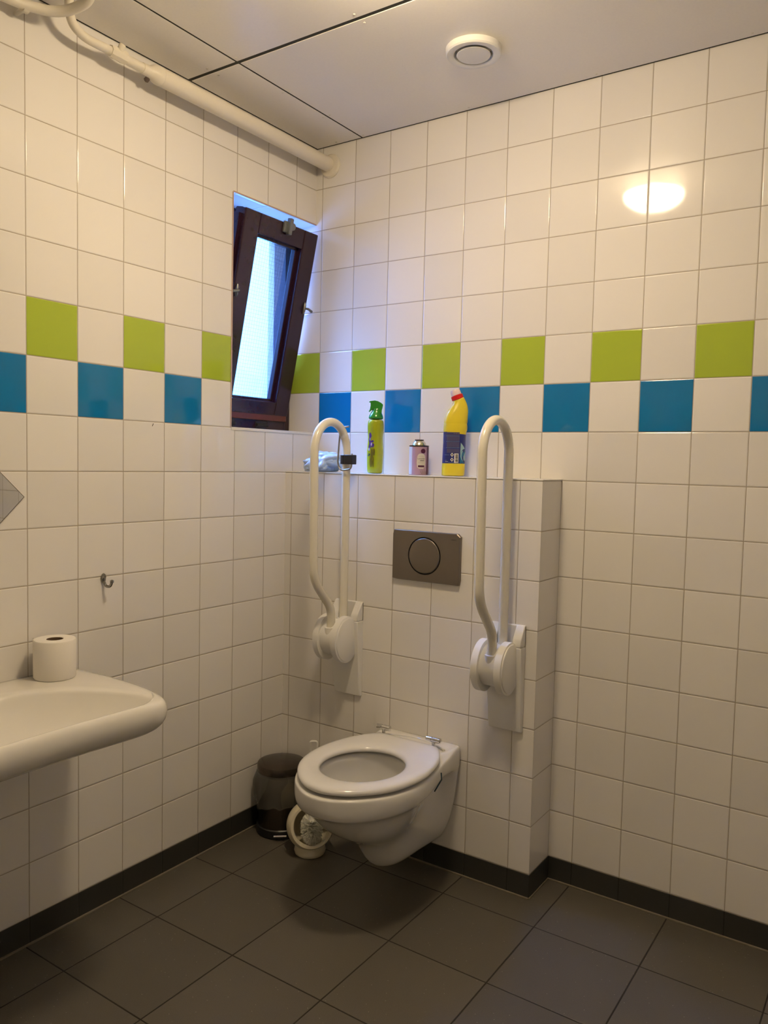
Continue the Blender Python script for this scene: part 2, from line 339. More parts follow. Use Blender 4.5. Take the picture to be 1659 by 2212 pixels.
# ------------------------------------------------------------------ window: fixed frame and a tilted hopper sash
win = thing('window_1', kind='structure', loc=(-0.12, -0.215, Z0))
fx0, fx1 = -0.180, -0.1175
def rect_ring(x0, x1, ya, yb, za, zb, w, wb=None, wt=None):
    wb = wb or w; wt = wt or w
    return join(box(x0, ya, za, x1, ya+w, zb), box(x0, yb-w, za, x1, yb, zb), box(x0, ya+w, za, x1, yb-w, za+wb), box(x0, ya+w, zb-wt, x1, yb-w, zb))
obj('window_frame', rect_ring(fx0, fx1, yo, -0.0005, Z0, z2, 0.030, 0.070, 0.05), M_wood, win, smooth=False, bevel=0.003)
obj('frame_batten', box(-0.118, yo+0.01, Z0+0.040, -0.107, -0.030, Z0+0.073), mat('lit_window_paint', (0.13, 0.035, 0.025), 0.3), win, smooth=False, bevel=0.003)  # light falling on the frame rail, put in as a lighter, redder paint
obj('window_sill', box(-0.30, yo, Z0-0.02, fx0, 0, Z0+0.012), M_out, win, smooth=False)
th = math.radians(11.8); P0 = Vector((-0.105, 0, 1.485))
def S(y, s, t=0.0): return P0+Vector((math.sin(th)*s-math.cos(th)*t, y, math.cos(th)*s+math.sin(th)*t))
def sbox(y0, y1, s0, s1, t0, t1):
    v, f = box(0, 0, 0, 1, 1, 1); return [tuple(S(y0+(y1-y0)*p[1], s0+(s1-s0)*p[2], t0+(t1-t0)*(1-p[0]))) for p in v], f
ya, yb, sh, st = -0.402, -0.026, 0.68, 0.052
sash = obj('sash', join(sbox(ya, ya+0.072, 0, sh, 0, st), sbox(yb-0.074, yb, 0, sh, 0, st), sbox(ya+0.072, yb-0.074, 0, 0.05, 0, st), sbox(ya+0.072, yb-0.074, 0.612, sh, 0, st)), M_wood, win, smooth=False, bevel=0.004)
rb = 0.014
obj('glazing_bead', join(sbox(ya+0.068, ya+0.078, 0.04, 0.622, 0.020, 0.040), sbox(yb-0.088, yb-0.070, 0.04, 0.622, 0.020, 0.040), sbox(ya+0.07, yb-0.07, 0.045, 0.058, 0.020, 0.040), sbox(ya+0.07, yb-0.07, 0.604, 0.616, 0.020, 0.040)), M_wood, sash, smooth=False, bevel=0.002)
pane = obj('window_pane', sbox(ya+0.07, yb-0.074, 0.045, 0.617, 0.0405, 0.041), M_pane, sash, smooth=False)
obj('sash_lip', join(sbox(ya-0.012, ya, 0.0, sh-0.02, 0.018, st), sbox(ya, yb, sh, sh+0.0005, 0.018, st)), M_wood, sash, smooth=False, bevel=0.001)
lat = obj('latch', join(sbox(-0.222, -0.196, 0.645, 0.684, -0.010, 0.0), sbox(-0.206, -0.190, 0.640, 0.696, -0.022, -0.004)), M_gunm, sash, smooth=False, bevel=0.003)
obj('latch_knob', lathe([(0, 0.006), (0.008, 0.013), (0.012, 0.012), (0.014, 0.004)], S(-0.178, 0.672, 0.0), -Vector((-math.cos(th), 0, math.sin(th))), 20), M_gunm, sash)
for yy, sgn in ((-0.040, 1), (-0.392, -1)):
    pv = []
    c0 = S(yy, 0.411, -0.002)
    pv.append(tube([S(yy, 0.390, -0.003), S(yy, 0.400, -0.004), S(yy, 0.422, -0.004), S(yy, 0.432, -0.003)], [0.003, 0.006, 0.006, 0.003], 12))
    pv.append(tube([S(yy, 0.411, -0.004), S(yy+sgn*0.006, 0.411, -0.018), S(yy+sgn*0.030, 0.405, -0.016)], [0.004, 0.0045, 0.005], 12))
    obj('stay', join(*pv), M_gunm, sash)
for yy in (-0.16, -0.33): obj('hinge', join(tube([(-0.110, yy-0.03, Z0+0.022), (-0.110, yy+0.03, Z0+0.022)], 0.006, 12), box(-0.119, yy-0.03, Z0+0.012, -0.114, yy+0.03, Z0+0.036)), mat('dark_hinge', (0.05, 0.05, 0.06), 0.4, 0.7), win, bevel=0.001)

# ------------------------------------------------------------------ pipes under the ceiling
pz, px = 2.405, 0.062
pp = thing('wall_pipe', 'white painted heating pipe running under the ceiling along the left wall', 'pipe', (px, -0.5, pz))
obj('main_pipe', tube([(px, 0, pz), (px, -0.4, pz), (px, -0.785, pz)], 0.0255, 32), M_pipe, pp)
obj('reducer', tube([(px, -0.783, pz), (px, -0.7835, pz), (px, -0.787, pz), (px, -0.795, pz), (px, -0.806, pz), (px, -0.818, pz-0.001), (px, -0.826, pz-0.002), (px, -0.836, pz-0.002), (px, -0.85, pz-0.002)], [0.021, 0.0245, 0.0262, 0.0262, 0.0245, 0.0195, 0.0160, 0.0150, 0.0148], 28), M_pipe, pp)
obj('small_pipe', tube([(px, -0.84, pz-0.002), (px, -0.92, pz-0.001)], 0.0135, 20), M_pipe, pp)
obj('coupling', join(tube([(px, -0.905, pz), (px, -0.915, pz), (px, -0.930, pz), (px, -0.945, pz), (px, -0.955, pz)], [0.017, 0.0185, 0.016, 0.0175, 0.0150], 8),
                     lathe([(0.008, 0.009), (0.026, 0.0095), (0.030, 0.007)], (px, -0.93, pz), (0.6, 0.1, 0.75), 14)), M_pipe, pp)
obj('bend_pipe', tube(fillet([(px, -0.945, pz), (px, -1.035, pz-0.002), (px+0.012, -1.083, pz+0.012), (px+0.03, -1.10, CEIL+0.002)], 0.04), 0.0115, 18), M_pipe, pp)
obj('pipe_clamp', lathe([(0, 0.004), (0.003, 0.0075), (0.012, 0.007), (0.016, 0.004)], (px-0.020, -0.822, pz-0.022), (1, 0, 0.5), 14), mat('brown_clip', (0.12, 0.09, 0.08), 0.5), pp)
obj('pipe_flange', lathe([(0, 0.043), (0.004, 0.043), (0.009, 0.038), (0.011, 0.027), (0.011, 0.024)], (px+0.004, 0, pz-0.004), (0, -1, 0), 40), M_pipe, pp)
bp_ = thing('bent_pipe', 'white painted pipe looping out from the left wall in the top left corner', 'pipe', (0.05, -1.2, 2.43))
obj('tube', tube(fillet([(0.040, -1.55, 2.400), (0.048, -1.20, 2.412), (0.085, -1.115, 2.418), (0.19, -1.095, 2.432), (0.225, -1.16, 2.474)], [0.09, 0.07, 0.05]), 0.0125, 20), M_pipe, bp_)
obj('pipe_bracket', join(tube([(0.0, -1.185, 2.41), (0.045, -1.185, 2.411)], 0.006, 10), lathe([(-0.007, 0.0145), (0.007, 0.0145)], (0.048, -1.19, 2.411), (0, 1, 0), 20)), M_pipe, bp_)

# ------------------------------------------------------------------ wall-hung toilet
TX = 0.612; TH = 40
def half_ring(pts, zf, side_y0=-0.152):
    """pts: (y, half width) from the wall to the front; returns a closed ring, z given by zf(y)"""
    y0, w0 = pts[0]; n1 = 7
    back = [(w0*k/n1, y0) for k in range(n1)]
    c = cr([(p[1], p[0]) for p in pts], TH-n1)
    h = back+[(q.x, q.y) for q in c]
    full = h+[(-x, y) for x, y in reversed(h[1:-1])]
    return [(TX+x, y, zf(y)) for x, y in full]
def ell_ring(cy, a, b, z, k1=0.5):
    n1 = 7; h = []
    for i in range(TH):
        t = i/(TH-1); ang = PI*t
        h.append((a*math.sin(ang), cy+b*math.cos(ang)))
    full = h+[(-x, y) for x, y in reversed(h[1:-1])]
    return [(TX+x, y, z) for x, y in full]
def sc_(pts, k, dy=0.0): return [(y+(dy if i > 2 else 0), w_*k) for i, (y, w_) in enumerate(pts)]
top = [(-0.152, .147), (-.20, .150), (-.27, .157), (-.34, .173), (-.42, .186), (-.50, .187), (-.58, .168), (-.65, .124), (-.695, .068), (-.714, .026), (-.717, 0)]
hz = lambda y: 0.412+0.014*max(0.0, min(1.0, (y+0.245)/0.05))
rows = []
const = lambda z: (lambda y: z)
R_078 = [(-0.152, .034), (-.17, .034), (-.20, .034), (-.24, .034), (-.28, .034), (-.31, .034), (-.34, .032), (-.36, .026), (-.375, .018), (-.384, .008), (-.386, 0)]
R_100 = [(-0.152, .070), (-.18, .068), (-.22, .065), (-.26, .062), (-.30, .060), (-.34, .056), (-.37, .050), (-.395, .040), (-.412, .026), (-.421, .012), (-.423, 0)]
R_130 = [(-0.152, .093), (-.18, .090), (-.22, .083), (-.26, .077), (-.30, .073), (-.34, .070), (-.38, .062), (-.41, .050), (-.43, .033), (-.440, .016), (-.443, 0)]
R_170 = [(-0.152, .111), (-.18, .106), (-.22, .096), (-.27, .088), (-.32, .083), (-.36, .080), (-.40, .071), (-.43, .056), (-.452, .038), (-.463, .018), (-.466, 0)]
R_205 = [(-0.152, .123), (-.18, .115), (-.22, .102), (-.27, .093), (-.33, .089), (-.38, .088), (-.43, .082), (-.465, .068), (-.492, .046), (-.506, .022), (-.509, 0)]
R_235 = [(-0.152, .130), (-.18, .121), (-.22, .103), (-.27, .094), (-.34, .096), (-.40, .105), (-.46, .108), (-.515, .094), (-.550, .064), (-.568, .030), (-.572, 0)]
R_270 = [(-0.152, .136), (-.18, .126), (-.22, .101), (-.27, .092), (-.34, .104), (-.41, .128), (-.475, .135), (-.54, .120), (-.59, .083), (-.615, .040), (-.620, 0)]
R_310 = [(-0.152, .140), (-.18, .130), (-.22, .086), (-.27, .080), (-.34, .118), (-.41, .150), (-.48, .156), (-.555, .138), (-.62, .095), (-.650, .045), (-.656, 0)]
R_342 = [(-0.152, .143), (-.18, .134), (-.215, .080), (-.27, .074), (-.34, .120), (-.41, .163), (-.49, .168), (-.57, .149), (-.64, .104), (-.675, .050), (-.682, 0)]
R_352 = [(-0.152, .145), (-.185, .143), (-.23, .136), (-.29, .140), (-.35, .158), (-.42, .177), (-.50, .180), (-.58, .161), (-.65, .117), (-.695, .060), (-.706, 0)]
R_362 = sc_(top, 0.995)
rings = [half_ring(sc_(R_078, 1, 0.010), const(.0765)), half_ring(sc_(R_078, 1, 0.008), const(.080)), half_ring(sc_(R_100, 1, 0.006), const(.094)), half_ring(R_130, const(.124)), half_ring(R_170, const(.165)), half_ring(R_205, const(.205)),
         half_ring(R_235, const(.237)), half_ring(R_270, const(.272)), half_ring(R_310, const(.312)), half_ring(R_342, const(.340)), half_ring(R_352, const(.350)),
         half_ring(R_362, const(.362)), half_ring([(y, w_*1.01) if i else (y, w_) for i, (y, w_) in enumerate(top)], const(.385)), half_ring(top, lambda y: hz(y)-0.009), half_ring(sc_(top, .985), lambda y: hz(y)-0.002), half_ring([(y-(0.006 if i < 2 else -0.004*(i > 7)), w_*.955) for i, (y, w_) in enumerate(top)], hz),
         ell_ring(-.487, .140, .165, .412), ell_ring(-.487, .129, .152, .410), ell_ring(-.487, .124, .147, .400), ell_ring(-.487, .130, .152, .375), ell_ring(-.484, .124, .146, .340),
         ell_ring(-.475, .108, .128, .300), ell_ring(-.462, .086, .104, .255), ell_ring(-.450, .066, .08, .220), ell_ring(-.445, .05, .06, .195), ell_ring(-.445, .03, .035, .185)]
toi = thing('wall_hung_toilet', 'white wall-hung toilet with its seat down and no lid', 'toilet', (TX, -0.15, 0.4))
obj('bowl', loft(rings), M_porc, toi, sub=1)
obj('water', loft([ell_ring(-.45, .071, .086, .2235), ell_ring(-.45, .071, .086, .224)]), M_water, toi)
# ledge groove behind the seat
gr = [(TX+0.135*math.sin(a), -0.232+0.052*(math.cos(a)**2), 0.4272) for a in [(-1+2*k/20)*1.15 for k in range(21)]]
obj('ledge_bead', tube([(x, y, 0.4235) for x, y, z in gr], 0.0042, 10), M_porc, toi)
# seat
so = [(-.232, .110), (-.275, .139), (-.33, .167), (-.40, .185), (-.46, .190), (-.53, .181), (-.59, .159), (-.64, .123), (-.68, .079), (-.702, .035), (-.706, 0)]
def seat_ring(dw, z): return half_ring([(y+(dw if y < -.6 else (-dw if i == 0 else 0)), max(0.0, w_-dw) if w_ > 0 else 0.0) for i, (y, w_) in enumerate(so)], const(z))
def hole(d, z): return ell_ring(-.488, .120+d, .134+d, z)
sr = [seat_ring(.012, .4185), seat_ring(.002, .420), seat_ring(0, .426), seat_ring(.0015, .433), seat_ring(.008, .4385), seat_ring(.022, .4415), hole(.032, .441), hole(.012, .4385), hole(.003, .434), hole(0, .427), hole(.003, .420), hole(.012, .4185), seat_ring(.012, .4185)]
v, f = loft(sr, False, False)
obj('seat', (v, f), M_seat, toi, sub=1)
for sx in (-0.106, 0.084):
    obj('hinge', join(lathe([(-0.026, 0.004), (-0.025, 0.0075), (-0.006, 0.0088), (-0.005, 0.007), (0.001, 0.007), (0.002, 0.009), (0.025, 0.009), (0.027, 0.005)], (TX+sx, -0.224, 0.4505), (1, 0, 0), 20),
                      lathe([(-0.022, 0.006), (0, 0.006)], (TX+sx, -0.222, 0.4465), (0, 0, 1), 14)), M_chrome, toi)
obj('buffer_strip', join(tube([(TX+0.178, -0.335, 0.402), (TX+0.184, -0.342, 0.385), (TX+0.172, -0.362, 0.352)], 0.0022, 8)), mat('blue_black_rubber', (0.01, 0.03, 0.05), 0.4), toi)
obj('fixing_hole', lathe([(0, 0.012), (0.004, 0.012), (0.005, 0.009)], (TX+0.096, -0.215, 0.325), (1, -0.5, 0), 20), M_void, toi)

# ------------------------------------------------------------------ flush plate
fp = thing('flush_plate', 'brushed steel flush plate with one round button above the toilet', 'flush plate', (0.61, -0.15, 1.017))
yp = -0.163
outer = [(0.486, 0.937), (0.736, 0.937), (0.736, 1.098), (0.486, 1.098)]
bc, br = (0.6075, 1.020), 0.0615; n = 64
V = []; F = []
for rr, yy in ((br, yp), (br, yp+0.006)):
    V += [(bc[0]+rr*math.cos(2*PI*k/n), yy, bc[1]+rr*math.sin(2*PI*k/n)) for k in range(n)]
for k in range(n): F.append((k, (k+1) % n, (k+1) % n+n, k+n))
def sq(k, yy, g=0):
    a = 2*PI*k/n; dx, dz = math.cos(a), math.sin(a); x0, x1, za, zb = 0.486-g, 0.736+g, 0.937-g, 1.098+g
    ts = []
    if dx > 1e-9: ts.append((x1-bc[0])/dx)
    if dx < -1e-9: ts.append((x0-bc[0])/dx)
    if dz > 1e-9: ts.append((zb-bc[1])/dz)
    if dz < -1e-9: ts.append((za-bc[1])/dz)
    t = min(ts); return (bc[0]+dx*t, yy, bc[1]+dz*t)
b0 = len(V); V += [sq(k, yp) for k in range(n)]; V += [sq(k, yp+0.002, 0.0015) for k in range(n)]; V += [sq(k, -0.1502, 0.0015) for k in range(n)]
for k in range(n):
    F.append((k, (k+1) % n, b0+(k+1) % n, b0+k)); F.append((b0+k, b0+(k+1) % n, b0+n+(k+1) % n, b0+n+k)); F.append((b0+n+k, b0+n+(k+1) % n, b0+2*n+(k+1) % n, b0+2*n+k))
for cx_, cz_ in outer: pass
fpl = obj('plate', (V, F), M_plate, fp, angle=0.3)
obj('button_gap', lathe([(0, 0.0625), (0.001, 0.0625)], (bc[0], yp+0.006, bc[1]), (0, -1, 0), 48), M_void, fp)
obj('button', lathe([(0, 0.0575), (0.0055, 0.0575), (0.008, 0.0555), (0.0085, 0.050), (0.0080, 0.0)], (bc[0], yp+0.005, bc[1]), (0, -1, 0), 64), M_plate, fp)
tv, tf = text_vf('GEBERIT', 0.0052)
obj('printed_mark', ([(0.715+x*1.05, yp-0.0003, 1.0795+y) for x, y, z in tv], tf), M_ink, fpl, smooth=False)

# ------------------------------------------------------------------ fold-up grab rails
def rail(cx, label):
    t = thing('grab_rail', label, 'grab rail', (cx, -0.15, 0.7), 'fold-up grab rails beside the toilet')
    # wall bracket: back plate with a sloping lip, slot at the top
    prof = [(-0.1502, 0.512), (-0.163, 0.512), (-0.170, 0.560), (-0.176, 0.64), (-0.182, 0.72), (-0.186, 0.785), (-0.184, 0.803), (-0.160, 0.838), (-0.1502, 0.840)]
    low = [p for p in prof if p[1] < 0.79]; low = [(-0.1502, 0.512), (-0.163, 0.512), (-0.170, 0.560), (-0.176, 0.64), (-0.182, 0.72), (-0.186, 0.775), (-0.1502, 0.775)]
    up = [(-0.1502, 0.775), (-0.186, 0.775), (-0.187, 0.795), (-0.184, 0.803), (-0.160, 0.838), (-0.1502, 0.840)]
    fn = lambda a, b, x: (x, a, b)
    lowp = prism(low, fn, cx-0.058, cx+0.058); lowp = ([(p[0]+(0.006 if p[0] < cx else -0.0)*max(0, (0.70-p[2])/0.19), p[1], p[2]) for p in lowp[0]], lowp[1])
    obj('wall_bracket', join(lowp, prism(up, fn, cx-0.058, cx-0.024), prism(up, fn, cx+0.030, cx+0.058), prism([(-0.1502, 0.775), (-0.158, 0.775), (-0.158, 0.838), (-0.1502, 0.84)], fn, cx-0.058, cx+0.058)), M_railp, t, bevel=0.0025, seg=2)
    cy, cz = -0.214, 0.716
    def disc(x0, x1, name):
        n = 56; R = []
        for x, k in ((x0, .97), (x0+0.0015, 1.0), (x1-0.0015, 1.0), (x1, .965)):
            R.append([(x, cy+0.066*k*math.cos(2*PI*i/n)*(1.06 if math.cos(2*PI*i/n) < 0 else 0.98), cz+0.079*k*math.sin(2*PI*i/n)) for i in range(n)])
        obj(name, loft(R), M_railp, t)
    disc(cx-0.060, cx-0.036, 'side_disc'); disc(cx+0.016, cx+0.040, 'side_disc')
    n = 40
    obj('hinge_body', join(loft([[(x, cy-0.002+0.058*math.cos(2*PI*i/n), cz+0.004+0.062*math.sin(2*PI*i/n)) for i in range(n)] for x in (cx-0.036, cx+0.017)]),
                           lathe([(0, 0.0185), (0.030, 0.0185), (0.048, 0.0178), (0.0485, 0.0145)], (cx-0.006, -0.252, 0.712), (0, -0.05, 1), 28),
                           lathe([(0, 0.021), (0.03, 0.0205)], (cx-0.003, -0.187, 0.752), (0, 0, 1), 28)), M_railp, t)
    obj('cover_cap', loft([[(x, cy+0.066*k*math.cos(2*PI*i/56)*(1.06 if math.cos(2*PI*i/56) < 0 else 0.98), cz+0.079*k*math.sin(2*PI*i/56)) for i in range(56)] for x, k in ((cx+0.040, .93), (cx+0.0425, .92), (cx+0.0435, .90))]), M_railp, t)
    yr, yf, rr = -0.189, -0.361, 0.0142
    pts = [(cx, yr, 0.76), (cx, yr, 1.20)]
    pts += [(cx, (yr+yf)/2+(yr-yf)/2*math.cos(a), 1.352+0.096*math.sin(a)) for a in [PI*k/24 for k in range(25)]]
    ft = fillet([(cx, yf, 1.352), (cx, yf+0.006, 0.932), (cx-0.004, -0.250, 0.822), (cx-0.006, -0.250, 0.745)], [0.05, 0.05], 10)
    pts += ft[1:]
    obj('rail_tube', tube(pts, rr, 24), M_rail, t)
    return t
r1 = rail(0.305, 'cream fold-up grab rail left of the flush plate, wire holder clipped near its top')
r2 = copy_tree(r1, (0.602, 0, 0)); r2['label'] = 'cream fold-up grab rail right of the flush plate, nothing hanging on it'

# toilet roll wire holder clipped to the left rail
wh = thing('roll_holder', 'bent wire toilet roll holder on a black clamp around the left grab rail', 'holder', (0.31, -0.189, 1.325))
wz = 0.0031
obj('wire', tube(fillet([(0.326, -0.206, 1.4365), (0.296, -0.214, 1.433), (0.2885, -0.216, 1.312), (0.300, -0.215, 1.288), (0.343, -0.211, 1.294), (0.343, -0.209, 1.346)], [0.012, 0.014, 0.014, 0.014]), wz, 12), M_steelw, wh)
obj('clamp', join(lathe([(-0.016, 0.0143), (-0.016, 0.0205), (0.016, 0.0205), (0.016, 0.0143)], (0.305, -0.189, 1.326), n=36, cap0=False, cap1=False), box(0.316, -0.216, 1.310, 0.349, -0.190, 1.342)), M_black, wh, bevel=0.002, seg=2)

# ------------------------------------------------------------------ washbasin on the left wall
YC = -1.385
def basin_ring(pts, z, n=36):
    """pts: (x, dy) from wall centre round to front centre"""
    h = [(p.x, p.y) for p in cr(pts, n)]; full = h+[(x, -dy) for x, dy in reversed(h[1:-1])]
    return [(x, YC+dy, z(x) if callable(z) else z) for x, dy in full]
bo = [(0.0005, 0), (0.0005, .12), (0.0005, .24), (0.0005, .346), (.02, .352), (.17, .358), (.30, .350), (.385, .336), (.435, .318), (.458, .295), (.466, .262), (.463, .20), (.458, .10), (.456, 0)]
def off(d, k=1.0):
    out = []
    for x, dy in bo:
        out.append((max(0.0005, 0.0005+(x-0.0005)*(1-d/0.46)), dy*(1-d/0.35)))
    return out
bi = [(.112, 0), (.116, .05), (.135, .10), (.165, .155), (.21, .205), (.285, .258), (.36, .285), (.415, .287), (.440, .268), (.444, .235), (.441, .19), (.437, .13), (.435, .07), (.434, 0)]
def bin_(d, dz=0):
    return [(max(.13, x*(1-d)+.30*d), dy*(1-d)) for x, dy in bi]
zt = 0.74
rings = [basin_ring([(0.0005+(x*.25), dy*.40) for x, dy in bo], .545), basin_ring([(0.0005+(x*.42), dy*.62) for x, dy in bo], .575), basin_ring([(0.0005+(x*.68), dy*.80) for x, dy in bo], .618), basin_ring(off(.055), .652),
         basin_ring(off(.022), .664), basin_ring(off(.004), .680), basin_ring(off(-.002), .705), basin_ring(off(0), .722), basin_ring(off(.004), .733), basin_ring(off(.012), .7395),
         basin_ring([(x+(-.006 if x < .2 else .003), dy+.004) for x, dy in bi], .7405), basin_ring(bi, .737), basin_ring(bin_(.03), .727), basin_ring(bin_(.10), .706), basin_ring(bin_(.25), .675), basin_ring(bin_(.50), .652), basin_ring(bin_(.8), .640), basin_ring(bin_(.95), .636)]
sk = thing('washbasin', 'wide white wall-mounted washbasin with a curved front, cut off by the left edge', 'washbasin', (0.0, YC, 0.6))
obj('basin', loft(rings), M_sink, sk, sub=1)
obj('drain', lathe([(0, 0.032), (0.003, 0.031), (0.004, 0.024), (0.001, 0.022), (0.001, 0)], (0.30, YC, 0.637), n=32), M_chrome, sk)
# toilet roll standing on it
tc_ = Vector((0.076, -1.134, 0.7405))
tr_ = thing('toilet_roll', 'white toilet paper roll standing on the rim of the washbasin', 'toilet roll', tc_)
obj('paper', join(lathe([(0.0, 0.020), (0.0, 0.050), (0.003, 0.0520), (0.097, 0.0525), (0.1005, 0.0505), (0.101, 0.047), (0.101, 0.023), (0.099, 0.0205)], tc_, n=56, cap0=True, cap1=False)), M_paper, tr_)
obj('cardboard_core', lathe([(0.004, 0.0200), (0.1, 0.0206), (0.1, 0.0200), (0.004, 0.0195), (0.004, 0)], tc_, n=32, cap0=False), M_card, tr_)
fa = math.radians(213); tp = []
for zz in (0.001, 0.100):
    tp.append([(tc_.x+0.0530*math.cos(fa+a), tc_.y+0.0530*math.sin(fa+a), tc_.z+zz) for a in (0.5, 0.3, 0.1)]+[(tc_.x+0.0555*math.cos(fa-0.02), tc_.y+0.0555*math.sin(fa-0.02), tc_.z+zz), (tc_.x+0.0600*math.cos(fa-0.08), tc_.y+0.0600*math.sin(fa-0.08), tc_.z+zz)])
pl = obj('loose_sheet', loft(tp, False, False, closed=False), M_paper, tr_)
so_ = pl.modifiers.new('t', 'SOLIDIFY'); so_.thickness = 0.0012

# mirror and robe hook
md = 0.213; mc = (0.0, -1.385, 1.209)
mr = thing('wall_mirror', 'small square mirror hung as a diamond on the left wall, only its corner visible', 'mirror', (0, mc[1], mc[2]))
obj('backing', prism([(md, 0), (0, md), (-md, 0), (0, -md)], lambda a, b, t: (t, mc[1]+a, mc[2]+b), 0.0003, 0.0042), mat('mirror_edge', (0.10, 0.08, 0.06), 0.5), mr, smooth=False)
obj('mirror_glass', prism([(md-.0025, 0), (0, md-.0025), (-md+.0025, 0), (0, -md+.0025)], lambda a, b, t: (t, mc[1]+a, mc[2]+b), 0.0042, 0.0048), M_mirror, mr, smooth=False)
hk = thing('wall_hook', 'small chrome robe hook on the left wall above the washbasin', 'hook', (0.0, -0.932, 0.967))
n = 24; hx = []
for x, k in ((0.0003, .9), (0.003, 1), (0.006, .92), (0.0075, .6), (0.008, .1)):
    hx.append([(x, -0.932+0.0085*k*math.cos(2*PI*i/n)*(1.0 if math.sin(2*PI*i/n) > 0 else 0.8), 0.970+0.015*k*math.sin(2*PI*i/n)) for i in range(n)])
obj('hook_plate', loft(hx), M_dchr, hk)
obj('hook_arm', join(tube(fillet([(0.005, -0.932, 0.962), (0.012, -0.931, 0.948), (0.030, -0.929, 0.948), (0.036, -0.928, 0.963)], 0.01), [0.0042]*2+[0.0040]*15+[0.0045], 12), lathe([(-0.004, 0.003), (-0.002, 0.0055), (0.003, 0.0055), (0.0055, 0.003)], (0.036, -0.928, 0.963), n=14)), M_dchr, hk)
obj_m = obj('wall_scratch', tube([(0.0008, -0.758, 1.4125), (0.0008, -0.7545, 1.4205)], 0.0009, 8), M_ink); tag(obj_m, 'tiny dark scratch on a left wall tile below the blue row', 'mark')

# ------------------------------------------------------------------ pedal bin
bx, by = 0.094, -0.2555
bi_ = thing('pedal_bin', 'small steel pedal bin in the corner with a clear liner hanging over its side', 'bin', (bx, by, 0))
obj('bin_base', lathe([(0.0005, 0.084), (0.004, 0.0865), (0.030, 0.0865), (0.033, 0.083)], (bx, by, 0)), M_black, bi_)
obj('body', lathe([(0.018, 0.0815), (0.06, 0.082), (0.15, 0.082), (0.214, 0.082), (0.218, 0.080)], (bx, by, 0), n=56), M_steeld, bi_)
obj('bin_rim', lathe([(0.214, 0.084), (0.222, 0.084), (0.223, 0.08)], (bx, by, 0)), M_black, bi_)
obj('lid', lathe([(0.221, 0.0835), (0.222, 0.086), (0.243, 0.086), (0.2475, 0.084), (0.251, 0.072), (0.2545, 0.045), (0.256, 0.0)], (bx, by, 0), n=64), M_steeld, bi_)
pa = math.radians(-50); pd = Vector((math.cos(pa), math.sin(pa), 0)); pt = Vector((-pd.y, pd.x, 0)); pb = Vector((bx, by, 0.020))
obj('pedal', join(tube([pb+pd*0.097-pt*0.022, pb+pd*0.097+pt*0.022], 0.0032, 10), tube([pb+pd*0.080-pt*0.012, pb+pd*0.097-pt*0.012], 0.003, 8), tube([pb+pd*0.080+pt*0.012, pb+pd*0.097+pt*0.012], 0.003, 8)), M_chrome, bi_)
rg = []
for i in range(15):
    t = i/14; z = 0.222-0.112*t; ring = []
    for k in range(64):
        a = 2*PI*k/64; nn = noise.noise(Vector((math.cos(a)*2.3, math.sin(a)*2.3, z*26)))
        side = max(0, math.cos(a-math.radians(203)))
        r = 0.0865+0.011*math.sin(PI*min(1, t*1.1))*(0.12+1.0*side)+0.007*nn*math.sin(PI*t*0.85+0.25)
        x = bx+r*math.cos(a); y = by+r*math.sin(a)
        ring.append((max(x, 0.003), min(y, -0.1545), z-0.022*side*t+0.010*noise.noise(Vector((math.cos(a)*3, math.sin(a)*3, 5)))*t))
    rg.append(ring)
obj('bin_liner', loft(rg, False, False), M_film, bi_)

# ------------------------------------------------------------------ toilet brush and its ball holder
hc = Vector((0.286, -0.325, 0.0965)); dd = Vector((0.72, -0.62, 0.30)).normalized()
bh = thing('brush_holder', 'ivory ball-shaped toilet brush holder with a large round opening, beside the pedal bin', 'brush holder', (hc.x, hc.y, 0))
pr = [(-0.080, 0.0)]+[(-0.080*math.cos(a), 0.080*math.sin(a)) for a in [PI*k/28 for k in range(1, 19)]]
tm = pr[-1][0]; rm = pr[-1][1]
pr += [(tm+0.002, rm-0.001), (tm+0.002, rm-0.009), (tm-0.004, rm-0.012)]+[(-0.066*math.cos(a), 0.066*math.sin(a)) for a in [PI*k/28 for k in range(17, 0, -1)]]+[(-0.066, 0)]
obj('shell', lathe(pr, hc, dd, 64), M_hold, bh)
obj('foot', lathe([(0.0005, 0.046), (0.004, 0.050), (0.014, 0.053), (0.030, 0.050), (0.044, 0.046)], (hc.x, hc.y, 0), n=48, cap1=False), M_hold, bh)
tb = thing('toilet_brush', 'white toilet brush standing head down in the ball-shaped holder', 'toilet brush', (hc.x, hc.y, 0.03))
hb = hc+dd*0.030+Vector((0.0, 0, -0.012)); ha = Vector((0.012, -0.03, 0.318)).normalized(); 
ht = hb+ha*0.312
obj('handle', join(tube([hb, hb+ha*0.24], [0.0055, 0.0055], 12), tube(fillet([hb+ha*0.235, ht, ht+Vector((0.018, 0.012, 0.0)), ht+Vector((0.018, 0.012, -0.034)), ht+Vector((0.003, 0.002, -0.036))], 0.006, 4), 0.0038, 10),
                   lathe([(-0.002, 0.006), (0, 0.0130), (0.004, 0.0125), (0.010, 0.0075), (0.02, 0.006)], hb+ha*0.030, ha, 20)), M_railp, tb)
BV, BF = [], []
